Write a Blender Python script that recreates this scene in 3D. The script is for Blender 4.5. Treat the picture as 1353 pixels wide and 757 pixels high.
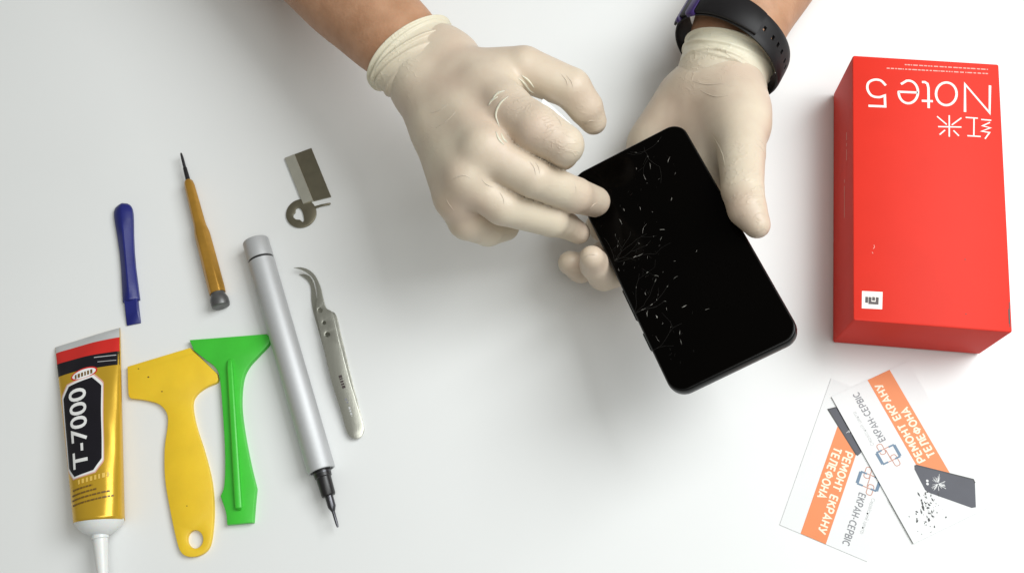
import bpy, bmesh, math, random
import numpy as np
from mathutils import Matrix, Vector
from mathutils.bvhtree import BVHTree

# ------------------------------------------------------------------ scene, camera, light
for o in list(bpy.data.objects): bpy.data.objects.remove(o)
SC = bpy.context.scene
COL = SC.collection
MM = 0.001
random.seed(4); rng = np.random.default_rng(7)

F, TILT, ROLL, DIST = 1403.0, 0.32, -0.139, 638.7        # focal length (photo px), tilt, roll, mm to table centre
PW, PH_ = 1353.0, 757.0
def Rx(a): c, s = math.cos(a), math.sin(a); return np.array([[1,0,0],[0,c,-s],[0,s,c]])
def Ry(a): c, s = math.cos(a), math.sin(a); return np.array([[c,0,s],[0,1,0],[-s,0,c]])
def Rz(a): c, s = math.cos(a), math.sin(a); return np.array([[c,-s,0],[s,c,0],[0,0,1]])
CR = Rx(TILT) @ Rz(ROLL)
CC = np.array([0, -DIST*math.sin(TILT), DIST*math.cos(TILT)])
cam = bpy.data.cameras.new('camera'); co = bpy.data.objects.new('camera', cam); COL.objects.link(co)
cam.sensor_width = 36; cam.lens = 36*F/PW; cam.clip_start = 0.01; cam.clip_end = 50
M4 = Matrix.Identity(4)
for i in range(3):
    for j in range(3): M4[i][j] = CR[i, j]
    M4[i][3] = CC[i]*MM
co.matrix_world = M4
SC.camera = co
SC.render.resolution_x, SC.render.resolution_y = 1024, 572

w = bpy.data.worlds.new('World'); SC.world = w; w.use_nodes = True
w.node_tree.nodes['Background'].inputs[0].default_value = (1.0, 0.99, 0.90, 1)
w.node_tree.nodes['Background'].inputs[1].default_value = 0.205
def area(name, loc, target, size, power, color):
    l = bpy.data.lights.new(name, 'AREA'); l.shape = 'RECTANGLE'; l.size, l.size_y = size; l.energy = power; l.color = color
    o = bpy.data.objects.new(name, l); COL.objects.link(o); o.location = loc
    o.rotation_euler = (Vector(target)-Vector(loc)).to_track_quat('-Z', 'Y').to_euler()
area('window_light', (0.78, 0.17, 1.00), (0.10, 0.0, 0.0), (0.72, 0.80), 15.2, (0.965, 0.995, 1.0))
area('overhead_fill', (0.28, -0.38, 1.5), (0.0, -0.08, 0.0), (0.9, 0.9), 7.6, (0.98, 1.0, 0.985))  # unseen fill lamp, added to lift the shadows and the table centre
SC.view_settings.view_transform = 'Standard'
try: SC.view_settings.look = 'None'
except Exception: pass
SC.view_settings.exposure = 0.0; SC.view_settings.gamma = 1.0

# ------------------------------------------------------------------ helpers
def ray(x, y):
    return CR @ np.array([(x-PW/2)/F, -(y-PH_/2)/F, -1.0])
def P(x, y, z=0.0):
    "the point of the horizontal plane z (mm above the table) seen at photo position x, y"
    d = ray(x, y); return CC + d*(z-CC[2])/d[2]

def mat(name, color, rough=0.5, metal=0.0, spec=0.5, sub=0.0, subr=(1, .6, .4), noise=0.0, nscale=60.0,
        bump=0.0, bscale=200.0, coat=0.0, color2=None, trans=0.0, stretch=None, rvar=0.0, ior=None):
    m = bpy.data.materials.new(name); m.use_nodes = True
    nt = m.node_tree; N = nt.nodes; L = nt.links; b = N['Principled BSDF']
    def S(k, v):
        if k in b.inputs: b.inputs[k].default_value = v
    S('Base Color', (*color, 1)); S('Roughness', rough); S('Metallic', metal); S('Specular IOR Level', spec)
    S('Coat Weight', coat); S('Coat Roughness', 0.1); S('Transmission Weight', trans)
    if ior: S('IOR', ior)
    if sub:
        S('Subsurface Weight', sub); S('Subsurface Radius', subr); S('Subsurface Scale', 0.004)
    tc = N.new('ShaderNodeTexCoord'); src = tc.outputs['Object']
    if stretch:
        mp = N.new('ShaderNodeMapping'); mp.inputs['Scale'].default_value = stretch
        L.new(src, mp.inputs[0]); src = mp.outputs[0]
    if noise or color2:
        n = N.new('ShaderNodeTexNoise'); n.inputs['Scale'].default_value = nscale; n.inputs['Detail'].default_value = 5
        L.new(src, n.inputs['Vector'])
        r = N.new('ShaderNodeValToRGB')
        c2 = color2 if color2 else tuple(c*(1-noise) for c in color)
        r.color_ramp.elements[0].position = .33; r.color_ramp.elements[1].position = .67
        r.color_ramp.elements[0].color = (*c2, 1); r.color_ramp.elements[1].color = (*color, 1)
        L.new(n.outputs[0], r.inputs[0]); L.new(r.outputs[0], b.inputs['Base Color'])
        if rvar:
            mr = N.new('ShaderNodeMapRange'); mr.inputs[3].default_value = rough-rvar; mr.inputs[4].default_value = rough+rvar
            L.new(n.outputs[0], mr.inputs[0]); L.new(mr.outputs[0], b.inputs['Roughness'])
    if bump:
        n2 = N.new('ShaderNodeTexNoise'); n2.inputs['Scale'].default_value = bscale; n2.inputs['Detail'].default_value = 4
        L.new(src, n2.inputs['Vector'])
        bp = N.new('ShaderNodeBump'); bp.inputs['Strength'].default_value = bump; bp.inputs['Distance'].default_value = 0.0006
        L.new(n2.outputs[0], bp.inputs['Height']); L.new(bp.outputs[0], b.inputs['Normal'])
    return m

M = {}
M['table'] = mat('white_laminate', (.80, .81, .805), .30, spec=.30, noise=.018, nscale=9, rvar=.05)
M['latex'] = mat('latex_glove', (.68, .595, .465), .42, spec=.40, sub=.12, subr=(1, .7, .45), color2=(.60, .475, .37), nscale=26, bump=.4, bscale=110)
def crinkle(m, scale=75, dist=.00045, strength=.42):
    "fine stretched-latex creases: ridged noise added on top of the broad bump"
    nt = m.node_tree; N, L = nt.nodes, nt.links; b = N['Principled BSDF']
    tc = N.new('ShaderNodeTexCoord'); mp = N.new('ShaderNodeMapping'); mp.inputs['Scale'].default_value = (1, 2.2, 1.4); mp.inputs['Rotation'].default_value = (.3, .2, .7)
    n = N.new('ShaderNodeTexNoise'); n.inputs['Scale'].default_value = scale; n.inputs['Detail'].default_value = 3; n.inputs['Distortion'].default_value = .8
    L.new(tc.outputs['Object'], mp.inputs[0]); L.new(mp.outputs[0], n.inputs['Vector'])
    a = N.new('ShaderNodeMath'); a.operation = 'SUBTRACT'; a.inputs[1].default_value = .5; L.new(n.outputs[0], a.inputs[0])
    c = N.new('ShaderNodeMath'); c.operation = 'ABSOLUTE'; L.new(a.outputs[0], c.inputs[0])
    r = N.new('ShaderNodeMapRange'); r.inputs[2].default_value = .035; r.inputs[3].default_value = 1; r.inputs[4].default_value = 0; L.new(c.outputs[0], r.inputs[0])
    k = N.new('ShaderNodeTexNoise'); k.inputs['Scale'].default_value = 24; L.new(tc.outputs['Object'], k.inputs['Vector'])
    kr = N.new('ShaderNodeMapRange'); kr.inputs[1].default_value = .48; kr.inputs[2].default_value = .68; L.new(k.outputs[0], kr.inputs[0])
    mu = N.new('ShaderNodeMath'); mu.operation = 'MULTIPLY'; L.new(r.outputs[0], mu.inputs[0]); L.new(kr.outputs[0], mu.inputs[1])
    bp = N.new('ShaderNodeBump'); bp.inputs['Strength'].default_value = strength; bp.inputs['Distance'].default_value = dist
    L.new(mu.outputs[0], bp.inputs['Height'])
    old = b.inputs['Normal'].links[0].from_socket; L.new(old, bp.inputs['Normal']); L.new(bp.outputs[0], b.inputs['Normal'])
crinkle(M['latex'])
M['latexcuff'] = mat('latex_cuff', (.74, .70, .56), .42, spec=.4, sub=.2, subr=(1, .8, .5), color2=(.66, .61, .47), nscale=60, bump=.3, bscale=160)
def latex_fade():
    "doubled latex of the cuff: paler where the layers overlap, 'fade' runs from hand (0) to rim (1)"
    m = M['latex'].copy(); m.name = 'latex_cuff_layers'; nt = m.node_tree; b = nt.nodes['Principled BSDF']
    lk = b.inputs['Base Color'].links[0]; src = lk.from_socket
    at = nt.nodes.new('ShaderNodeAttribute'); at.attribute_name = 'fade'
    mx = nt.nodes.new('ShaderNodeMix'); mx.data_type = 'RGBA'
    nt.links.new(at.outputs['Fac'], mx.inputs[0]); nt.links.new(src, mx.inputs[6]); mx.inputs[7].default_value = (.70, .655, .51, 1)
    nt.links.new(mx.outputs[2], b.inputs['Base Color']); return m
M['cufffade'] = latex_fade()
M['skin'] = mat('skin', (.52, .29, .175), .5, spec=.35, sub=.15, subr=(1, .35, .2), color2=(.41, .215, .12), nscale=70, bump=.5, bscale=520)
M['mole'] = mat('mole', (.16, .06, .04), .6)
M['red'] = mat('red_carton', (.72, .034, .019), .5, spec=.14, noise=.04, nscale=40, bump=.05, bscale=900)
M['redside'] = M['red']
M['white_ink'] = mat('white_ink', (.86, .80, .74), .45)
M['pale_red_ink'] = mat('pale_red_ink', (.80, .36, .30), .5)
M['dark_ink'] = mat('dark_ink', (.05, .035, .035), .5)
M['glass'] = mat('black_screen_glass', (.0015, .0012, .001), .10, spec=.05, noise=.2, nscale=20)
M['phone_frame'] = mat('black_phone_frame', (.004, .004, .004), .3, spec=.25, noise=.2, nscale=80)
M['crack'] = mat('crack_glint', (.40, .385, .35), .4, noise=.7, nscale=500)  # pale colour painted in for glints on the broken glass
M['crackdim'] = mat('crack_faint', (.009, .008, .007), .45, noise=.5, nscale=500)
M['yellow'] = mat('yellow_plastic', (.88, .585, .03), .38, spec=.45, sub=.1, noise=.08, nscale=60, bump=.08, bscale=300)
M['green'] = mat('green_plastic', (.06, .58, .045), .36, spec=.45, sub=.1, noise=.10, nscale=60, bump=.08, bscale=300)
M['blue'] = mat('blue_plastic', (.014, .019, .175), .36, spec=.45, noise=.15, nscale=80, bump=.08, bscale=300)
M['alu'] = mat('anodised_aluminium', (.56, .57, .58), .55, metal=.45, noise=.03, nscale=400, bump=.05, bscale=1500)
M['black'] = mat('black_plastic', (.014, .013, .014), .35, noise=.2, nscale=100)
M['gunmetal'] = mat('dark_steel', (.10, .10, .11), .3, metal=.9, noise=.15, nscale=200)
M['steel'] = mat('brushed_steel', (.50, .50, .44), .27, metal=.75, noise=.10, nscale=300, bump=.08, bscale=900, stretch=(1, .1, 1))
M['steeldark'] = mat('dull_steel_plate', (.23, .21, .15), .34, metal=.75, noise=.12, nscale=200)
M['steellight'] = mat('pale_steel_spine', (.58, .57, .49), .32, metal=.6, noise=.08, nscale=200)
M['brass'] = mat('brass_handle', (.55, .29, .045), .34, metal=.55, noise=.15, nscale=150, bump=.06, bscale=500)
M['greycap'] = mat('grey_metal_cap', (.14, .14, .14), .4, metal=.5, noise=.15, nscale=200)
M['gold'] = mat('gold_tube_print', (.70, .43, .035), .26, metal=.45, noise=.06, nscale=80, bump=.12, bscale=90)
M['tube_red'] = mat('tube_red_print', (.62, .025, .02), .25, spec=.5, noise=.08, nscale=80)
M['tube_black'] = mat('tube_black_print', (.008, .007, .012), .22, spec=.5, noise=.2, nscale=80)
M['tube_clear'] = mat('tube_crimp_plastic', (.52, .53, .53), .3, spec=.5, noise=.08, nscale=120)
M['tube_white'] = mat('white_nozzle_plastic', (.78, .79, .78), .35, sub=.3, noise=.03, nscale=100)
M['tube_ink'] = mat('tube_brown_ink', (.16, .085, .015), .4)
M['tube_pale'] = mat('tube_pale_ink', (.74, .50, .10), .4)
M['tube_letter'] = mat('tube_white_ink', (.80, .80, .79), .35)
M['tube_pink'] = mat('tube_pink_rim', (.72, .40, .33), .35)
M['card'] = mat('white_card', (.80, .81, .81), .55, spec=.3, noise=.01, nscale=100)
M['card_edge'] = mat('card_edge_grey', (.28, .28, .28), .7)
M['orange'] = mat('orange_ink', (.80, .235, .065), .5, noise=.04, nscale=90)
M['cream'] = mat('cream_ink', (.86, .80, .62), .5)
M['grey_ink'] = mat('grey_ink', (.22, .22, .24), .5)
M['lightgrey_ink'] = mat('light_grey_ink', (.55, .56, .56), .5)
M['blue_ink'] = mat('slate_blue_ink', (.12, .20, .30), .5)
M['brown_ink'] = mat('terracotta_ink', (.55, .26, .19), .5)
M['print_phone'] = mat('printed_phone_grey', (.058, .06, .08), .5, noise=.15, nscale=90)
M['print_dark'] = mat('printed_black', (.03, .03, .032), .5)
M['strap'] = mat('black_silicone_strap', (.009, .008, .009), .5, spec=.28, noise=.2, nscale=150)
M['purple'] = mat('purple_silicone', (.045, .02, .13), .4, noise=.15, nscale=150)

class Thing:
    def __init__(s, name, label, cat, origin, group=None, single=False):
        s.o = np.array(origin, float); s.label, s.cat, s.group = label, cat, group; s.name = name
        s.root = None
        if not single:
            s.root = bpy.data.objects.new(name, None); COL.objects.link(s.root); s.root.location = s.o*MM
            s.root.empty_display_size = .01; s.tag(s.root)
    def tag(s, o):
        o['label'] = s.label; o['category'] = s.cat
        if s.group: o['group'] = s.group
    def part(s, name, verts, faces, material, parent=None, smooth=35, mats=None, mi=None, single=False):
        me = bpy.data.meshes.new(name)
        v = (np.asarray(verts, float)-s.o)*MM
        me.from_pydata([tuple(p) for p in v], [], [tuple(f) for f in faces]); 
        for m in (mats or [material]): me.materials.append(M[m])
        if mi is not None: me.polygons.foreach_set('material_index', mi)
        bm = bmesh.new(); bm.from_mesh(me); bmesh.ops.recalc_face_normals(bm, faces=bm.faces); bm.to_mesh(me); bm.free()
        if smooth:
            me.polygons.foreach_set('use_smooth', [True]*len(me.polygons))
            if smooth < 180: me.set_sharp_from_angle(angle=math.radians(smooth))
        o = bpy.data.objects.new(name, me); COL.objects.link(o)
        if single: o.location = s.o*MM; s.tag(o); s.root = o
        else: o.parent = parent or s.root
        return o

def structure(name, verts, faces, material):
    me = bpy.data.meshes.new(name); me.from_pydata([tuple(np.array(p)*MM) for p in verts], [], faces); me.materials.append(M[material])
    o = bpy.data.objects.new(name, me); COL.objects.link(o); o['kind'] = 'structure'; return o

def join(*vf):
    V, Fc = [], []
    for v, f in vf:
        n = len(V); V += [tuple(p) for p in v]; Fc += [tuple(i+n for i in g) for g in f]
    return V, Fc

def spline(pts, closed=True, n=6):
    """Catmull-Rom through pts; a point (x, y, 1) is a sharp corner"""
    S = [len(p) > 2 and p[2] == 1 for p in pts]; A = [np.array(p[:2], float) for p in pts]
    N = len(A); out = []
    for i in range(N if closed else N-1):
        p1, p2 = A[i], A[(i+1) % N]
        p0 = 2*p1-p2 if S[i] or (not closed and i == 0) else A[(i-1) % N]
        p3 = 2*p2-p1 if S[(i+1) % N] or (not closed and i == N-2) else A[(i+2) % N]
        k = 1 if (S[i] and S[(i+1) % N]) else n
        for j in range(k):
            t = j/k
            out.append(.5*((2*p1)+(-p0+p2)*t+(2*p0-5*p1+4*p2-p3)*t*t+(-p0+3*p1-3*p2+p3)*t**3))
    if not closed: out.append(A[-1])
    return np.array(out)

def px2w(pts, z): return np.array([P(p[0], p[1], z) for p in pts])

def offset_in(pts, d):
    p = np.asarray(pts, float)[:, :2]; a = np.roll(p, 1, 0); b = np.roll(p, -1, 0)
    e1 = p-a; e2 = b-p
    e1 /= np.linalg.norm(e1, axis=1)[:, None]+1e-9; e2 /= np.linalg.norm(e2, axis=1)[:, None]+1e-9
    n = np.c_[-(e1+e2)[:, 1], (e1+e2)[:, 0]]; n /= np.linalg.norm(n, axis=1)[:, None]+1e-9
    ar = 0.5*np.sum(p[:, 0]*b[:, 1]-b[:, 0]*p[:, 1])
    return p+n*d*(1 if ar > 0 else -1)

def fill(loops):
    "triangulate outer loop and holes (2-D) -> faces over the concatenated points"
    bm = bmesh.new(); k = 0; E_ = []
    for lp in loops:
        vs = [bm.verts.new((p[0], p[1], 0)) for p in lp]
        for i, v in enumerate(vs): v.index = k+i
        for i in range(len(vs)): E_.append(bm.edges.new((vs[i], vs[(i+1) % len(vs)])))
        k += len(vs)
    bm.verts.index_update()
    r = bmesh.ops.triangle_fill(bm, edges=E_, use_beauty=True, use_dissolve=False)
    f = [tuple(v.index for v in x.verts) for x in r['geom'] if isinstance(x, bmesh.types.BMFace)]
    bm.free(); return f

def prism(outline, z0, z1, bev=0.4, holes=(), top=None):
    """extruded outline (world mm, 2-D) with a rounded upper edge; top(x, y) adds height"""
    loops = [np.asarray(outline)[:, :2]]+[np.asarray(h)[:, :2] for h in holes]
    V, Fc = [], []
    rings = []
    for li, lp in enumerate(loops):
        s = 1 if li == 0 else -1
        prof = [(0, z0), (0, z1-bev), (s*bev*.3, z1-bev*.3), (s*bev, z1)]
        idx = []
        for d, z in prof:
            q = offset_in(lp, d) if d else lp
            st = len(V); V += [(p[0], p[1], z) for p in q]; idx.append(range(st, st+len(lp)))
        n = len(lp)
        for a, b in zip(idx, idx[1:]):
            for i in range(n): Fc.append((a[i], a[(i+1) % n], b[(i+1) % n], b[i]))
        rings.append(idx)
    for lev in (0, -1):
        ids = [i for r in rings for i in r[lev]]; lp2 = [[V[i] for i in r[lev]] for r in rings]
        Fc += [tuple(ids[i] for i in f) for f in fill(lp2)]
    if top: V = [(x, y, z+(top(x, y) if z > z0+1e-6 else 0)) for x, y, z in V]
    return V, Fc

def frame_of(d, up=(0, 0, 1)):
    d = np.asarray(d, float); d = d/np.linalg.norm(d); s = np.cross(d, up); s /= np.linalg.norm(s); u = np.cross(s, d); return d, s, u

def lathe(a, b, prof, n=32, cap=True, flat=None):
    "profile [(t mm along a->b, radius)] spun round the axis a->b"
    a = np.asarray(a, float); d, s, u = frame_of(np.asarray(b, float)-a)
    V, Fc = [], []
    for t, r in prof:
        for i in range(n):
            th = 2*math.pi*i/n; V.append(a+d*t+s*(r*math.cos(th))+u*(r*math.sin(th)))
    m = len(prof)
    for k in range(m-1):
        for i in range(n): Fc.append((k*n+i, k*n+(i+1) % n, (k+1)*n+(i+1) % n, (k+1)*n+i))
    if cap: Fc.append(tuple(range(n))); Fc.append(tuple(range((m-1)*n, m*n)))
    return V, Fc

def loft(rings, cap=True, closed=True):
    n = len(rings[0]); V = [tuple(p) for r in rings for p in r]; Fc = []
    for k in range(len(rings)-1):
        for i in range(n if closed else n-1):
            Fc.append((k*n+i, k*n+(i+1) % n, (k+1)*n+(i+1) % n, (k+1)*n+i))
    if cap: Fc.append(tuple(range(n))); Fc.append(tuple(range((len(rings)-1)*n, len(rings)*n)))
    return V, Fc

def tube(pts, r, n=8):
    pts = [np.asarray(p, float) for p in pts]; rr = r if hasattr(r, '__len__') else [r]*len(pts)
    rings = []
    for i, p in enumerate(pts):
        d = pts[min(i+1, len(pts)-1)]-pts[max(i-1, 0)]
        d, s, u = frame_of(d, (0.03, .02, 1))
        rings.append([p+s*(rr[i]*math.cos(2*math.pi*k/n))+u*(rr[i]*math.sin(2*math.pi*k/n)) for k in range(n)])
    return loft(rings)

def ribbon2(poly, wd, closed=False):
    "flat stroke of width wd along a 2-D polyline, mitred -> 2-D verts, faces"
    p = np.asarray(poly, float); n = len(p); V = []; Fc = []
    for i in range(n):
        a = p[(i-1) % n] if (closed or i > 0) else None; b = p[(i+1) % n] if (closed or i < n-1) else None
        e = []
        if a is not None: q = p[i]-a; e.append(q/(np.linalg.norm(q)+1e-9))
        if b is not None: q = b-p[i]; e.append(q/(np.linalg.norm(q)+1e-9))
        t = sum(e); t = t/(np.linalg.norm(t)+1e-9); nn = np.array([-t[1], t[0]])
        c = abs(np.dot(nn, np.array([-e[0][1], e[0][0]]))); k = wd/2/max(c, .45)
        V += [p[i]+nn*k, p[i]-nn*k]
    for i in range(n if closed else n-1):
        j = (i+1) % n; Fc.append((2*i, 2*i+1, 2*j+1, 2*j))
    return V, Fc

def arc(cx, cy, rx, ry, a0, a1, n=24):
    return [(cx+rx*math.cos(math.radians(a0+(a1-a0)*i/n)), cy+ry*math.sin(math.radians(a0+(a1-a0)*i/n))) for i in range(n+1)]

_tc = {}
def text2(s, bold=0.0, sub=0):
    "flat text as 2-D verts and faces, normalised to cap width 1 and height 1"
    cu = bpy.data.curves.new('lettering', 'FONT'); cu.body = s; cu.size = 1; cu.offset = bold; cu.resolution_u = 4
    o = bpy.data.objects.new('lettering', cu); COL.objects.link(o)
    dg = bpy.context.evaluated_depsgraph_get(); dg.update()
    me = o.evaluated_get(dg).to_mesh()
    bm = bmesh.new(); bm.from_mesh(me); bmesh.ops.triangulate(bm, faces=bm.faces)
    v = np.array([x.co[:2] for x in bm.verts]); lo, hi = v.min(0), v.max(0)
    for x in bm.verts: x.co = ((x.co[0]-lo[0])/(hi[0]-lo[0]), (x.co[1]-lo[1])/(hi[1]-lo[1]), 0)
    for _ in range(sub):
        bmesh.ops.subdivide_edges(bm, edges=bm.edges[:], cuts=1); bmesh.ops.triangulate(bm, faces=bm.faces)
    bm.verts.index_update(); isl = {}; ni = 0
    for x in bm.verts:                     # overlapping strokes of a glyph: each island a hair above the other
        if x.index in isl: continue
        stk = [x]; isl[x.index] = ni
        while stk:
            y = stk.pop()
            for e in y.link_edges:
                z = e.other_vert(y)
                if z.index not in isl: isl[z.index] = ni; stk.append(z)
        ni += 1
    V = [(x.co[0], x.co[1], .004*(isl[x.index] % 5)) for x in bm.verts]; Fc = [tuple(x.index for x in f.verts) for f in bm.faces]
    bm.free(); o.evaluated_get(dg).to_mesh_clear(); bpy.data.objects.remove(o); bpy.data.curves.remove(cu)
    return V, Fc

# ------------------------------------------------------------------ the table
structure('table', [(-1200, -900, 0), (1200, -900, 0), (1200, 900, 0), (-1200, 900, 0),
                    (-1200, -900, -25), (1200, -900, -25), (1200, 900, -25), (-1200, 900, -25)],
          [(0, 1, 2, 3), (7, 6, 5, 4), (0, 4, 5, 1), (1, 5, 6, 2), (2, 6, 7, 3), (3, 7, 4, 0)], 'table')

# ------------------------------------------------------------------ red carton
BX, BY, BR, BW, BL, BH = 239.5, 8.05, -0.228, 83.6, 162.4, 47.4
def rrect(w_, l_, r, n=6):
    out = []
    for cx, cy, a in ((w_/2-r, l_/2-r, 0), (-w_/2+r, l_/2-r, 90), (-w_/2+r, -l_/2+r, 180), (w_/2-r, -l_/2+r, 270)):
        for i in range(n+1):
            t = math.radians(a+90*i/n); out.append((cx+r*math.cos(t), cy+r*math.sin(t)))
    return np.array(out)
box = Thing('product_box', 'red cardboard phone box with upside-down white lettering on its lid', 'box', (BX, BY, 0))
ol = rrect(BW, BL, 1.2, 4) @ Rz(BR)[:2, :2].T+[BX, BY]
v, f = prism(ol, 0.0, 3.2, .2); box.part('base', *join(prism(rrect(BW-1.2, BL-1.2, 1, 4) @ Rz(BR)[:2, :2].T+[BX, BY], 0, 3.0, .1)), 'red')
lid = box.part('lid', *prism(ol, 2.2, BH, .7), 'red')
def boxink(name, polys, wd, material, dz=.12, closed=False, parent=None):
    vf = []
    for i_, pl in enumerate(polys):
        zz = BH+dz+.015*(i_ % 6); q = px2w(pl, zz); v2, f2 = ribbon2(q[:, :2], wd, closed); vf.append(([(a[0], a[1], zz) for a in v2], f2))
    return box.part(name, *join(*vf), material, parent=parent or lid, smooth=0)
Z1 = lambda pts: [(1080+x/3.604, 50+y/3.604) for x, y in pts]
Z2 = lambda pts: [(1080+x/3.154, 250+y/3.154) for x, y in pts]
glyphs = {
 'letter_n': [[(822, 228), (820, 358), (703, 222), (703, 354)]],
 'letter_o': [arc(614, 268, 49, 54, 0, 360, 32)],
 'letter_t': [[(530, 336), (529, 240), (524, 220), (512, 212), (498, 212)], [(550, 303), (497, 301)]],
 'letter_e': [[(478, 262), (388, 258)]+arc(433, 259, 46, 54, 180, -100, 26)+[(398, 222)]],
 'digit_five': [[(243, 325), (323, 328), (321, 276)]+[tuple(p) for p in spline([(321, 276), (292, 284), (258, 276), (239, 246), (243, 216), (270, 201), (302, 205), (326, 228)], False, 5)[1:]]],
}
for k, pl in glyphs.items(): boxink(k, [Z1(p) for p in pl], 1.42, 'white_ink')
boxink('character_hong', [Z1(p) for p in [[(706, 380), (764, 384)], [(714, 467), (778, 471)], [(746, 383), (745, 468)],
       [(780, 390), (828, 394)], [(822, 404), (786, 420), (824, 430), (782, 446), (820, 452), (798, 482)]]], .8, 'white_ink')
boxink('character_mi', [Z1(p) for p in [[(628, 370), (628, 472)], [(575, 424), (686, 426)], [(570, 375), (616, 414)], [(686, 382), (640, 416)],
       [(582, 462), (608, 440)], [(674, 468), (648, 442)]]], .8, 'white_ink')
def dashes(x0, y0, x1, y1, lo, hi, gap=2.0):
    out = []; L_ = math.hypot(x1-x0, y1-y0); t = 0
    while t < L_:
        w_ = random.uniform(lo, hi); e = min(t+w_, L_)
        out.append([(x0+(x1-x0)*t/L_, y0+(y1-y0)*t/L_), (x0+(x1-x0)*e/L_, y0+(y1-y0)*e/L_)]); t = e+gap*random.uniform(.6, 1.4)
    return out
boxink('fine_print', [Z1(p) for p in dashes(416, 129, 812, 152, 5, 24, 5)+dashes(330, 146, 812, 172, 5, 24, 5)], .75, 'pale_red_ink')
sq = px2w(Z2([(186, 424), (272, 428), (270, 500), (185, 496)]), BH+.1)
lg = box.part('logo_square', [tuple(p) for p in sq], [(0, 1, 2, 3)], 'white_ink', parent=lid, smooth=0)
boxink('logo_glyph', [Z2(p) for p in [[(206, 448), (205, 473)], [(220, 449), (219, 473), (249, 475), (250, 450)], [(235, 449), (234, 464)]]], 1.5, 'dark_ink', .2)
boxink('scuff', [Z2(p) for p in [[(236, 232), (238, 242), (233, 248)], [(228, 262), (232, 268)]]], .28, 'pale_red_ink')
for p in [[(614, 291), (618, 294)], [(618, 518), (621, 521)], [(800, 470), (803, 574)], [(797, 500), (800, 560)]]: boxink('scuff', [Z2(p)], .4, 'dark_ink')
# faint print on the long side facing left
sd = Rz(BR) @ np.array([-1, 0, 0]); al = Rz(BR) @ np.array([0, 1, 0]); c0 = np.array([BX, BY, 0])+sd*(BW/2+.12)
vf = []
for (t0, t1, zz) in [(38, 33, 33), (31, 29, 33), (27, 20, 33), (10, 8, 28), (6, -14, 28)]:
    q = [c0+al*t0+np.array([0, 0, zz]), c0+al*t1+np.array([0, 0, zz]), c0+al*t1+np.array([0, 0, zz+.8]), c0+al*t0+np.array([0, 0, zz+.8])]
    vf.append((q, [(0, 1, 2, 3)]))
box.part('side_print', *join(*vf), 'pale_red_ink', parent=lid, smooth=0)

# ------------------------------------------------------------------ cards
def _A(cx, cy, rx, ry, a0, a1, n=14): return arc(cx, cy, rx, ry, a0, a1, n)
ALPHA = {
 'Р': (.58, [[(0, 0), (0, 1)], [(0, 1), (.28, 1)]+_A(.30, .725, .28, .275, 90, -90)[1:-1]+[(.28, .45), (0, .45)]]),
 'Е': (.54, [[(0, 0), (0, 1)], [(0, .96), (.54, .96)], [(0, .5), (.5, .5)], [(0, .04), (.54, .04)]]),
 'М': (.80, [[(0, 0), (0, 1)], [(0, 1), (.4, .35), (.8, 1)], [(.8, 1), (.8, 0)]]), 'О': (.78, [_A(.39, .5, .38, .47, 0, 360, 24)]),
 'Н': (.62, [[(0, 0), (0, 1)], [(.62, 0), (.62, 1)], [(0, .5), (.62, .5)]]), 'Т': (.64, [[(0, .96), (.64, .96)], [(.32, 0), (.32, 1)]]),
 'К': (.60, [[(0, 0), (0, 1)], [(.58, 1), (.04, .45)], [(.2, .6), (.62, 0)]]), 'А': (.72, [[(0, 0), (.36, .98), (.72, 0)], [(.12, .3), (.6, .3)]]),
 'У': (.66, [[(0, 1), (.36, .36)], [(.68, 1), (.30, .06), (.06, .04)]]), 'Л': (.68, [[(-.04, .04), (.09, .06), (.17, .5), (.18, .96), (.68, .96)], [(.68, 1), (.68, 0)]]),
 'Ф': (.84, [_A(.42, .52, .39, .30, 0, 360, 24), [(.42, -.02), (.42, 1.02)]]), 'С': (.66, [_A(.40, .5, .39, .46, 48, 312, 18)]),
 'В': (.56, [[(0, 0), (0, 1)], [(0, .96), (.28, .96)]+_A(.29, .75, .22, .21, 90, -90)[1:-1]+[(.28, .54), (0, .54)], [(0, .5), (.3, .5)]+_A(.30, .27, .26, .23, 90, -90)[1:-1]+[(.28, .04), (0, .04)]]),
 'І': (.02, [[(0, 0), (0, 1)]]), '-': (.32, [[(0, .42), (.32, .42)]]), ' ': (.22, []) }
def stroke_word(word, u0, u1, v0, v1, wd):
    "2-D strokes of a word fitted to the box -> [(verts, faces)]"
    x = 0; out = []; sp_ = .30
    for ch in word:
        w_, st_ = ALPHA[ch]; out += [[(x+a, b) for a, b in q] for q in st_]; x += w_+sp_
    x -= sp_; k = (u1-u0)/x
    return [ribbon2([(u0+a*k, v0+b*(v1-v0)) for a, b in q], wd) for q in out]

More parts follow.
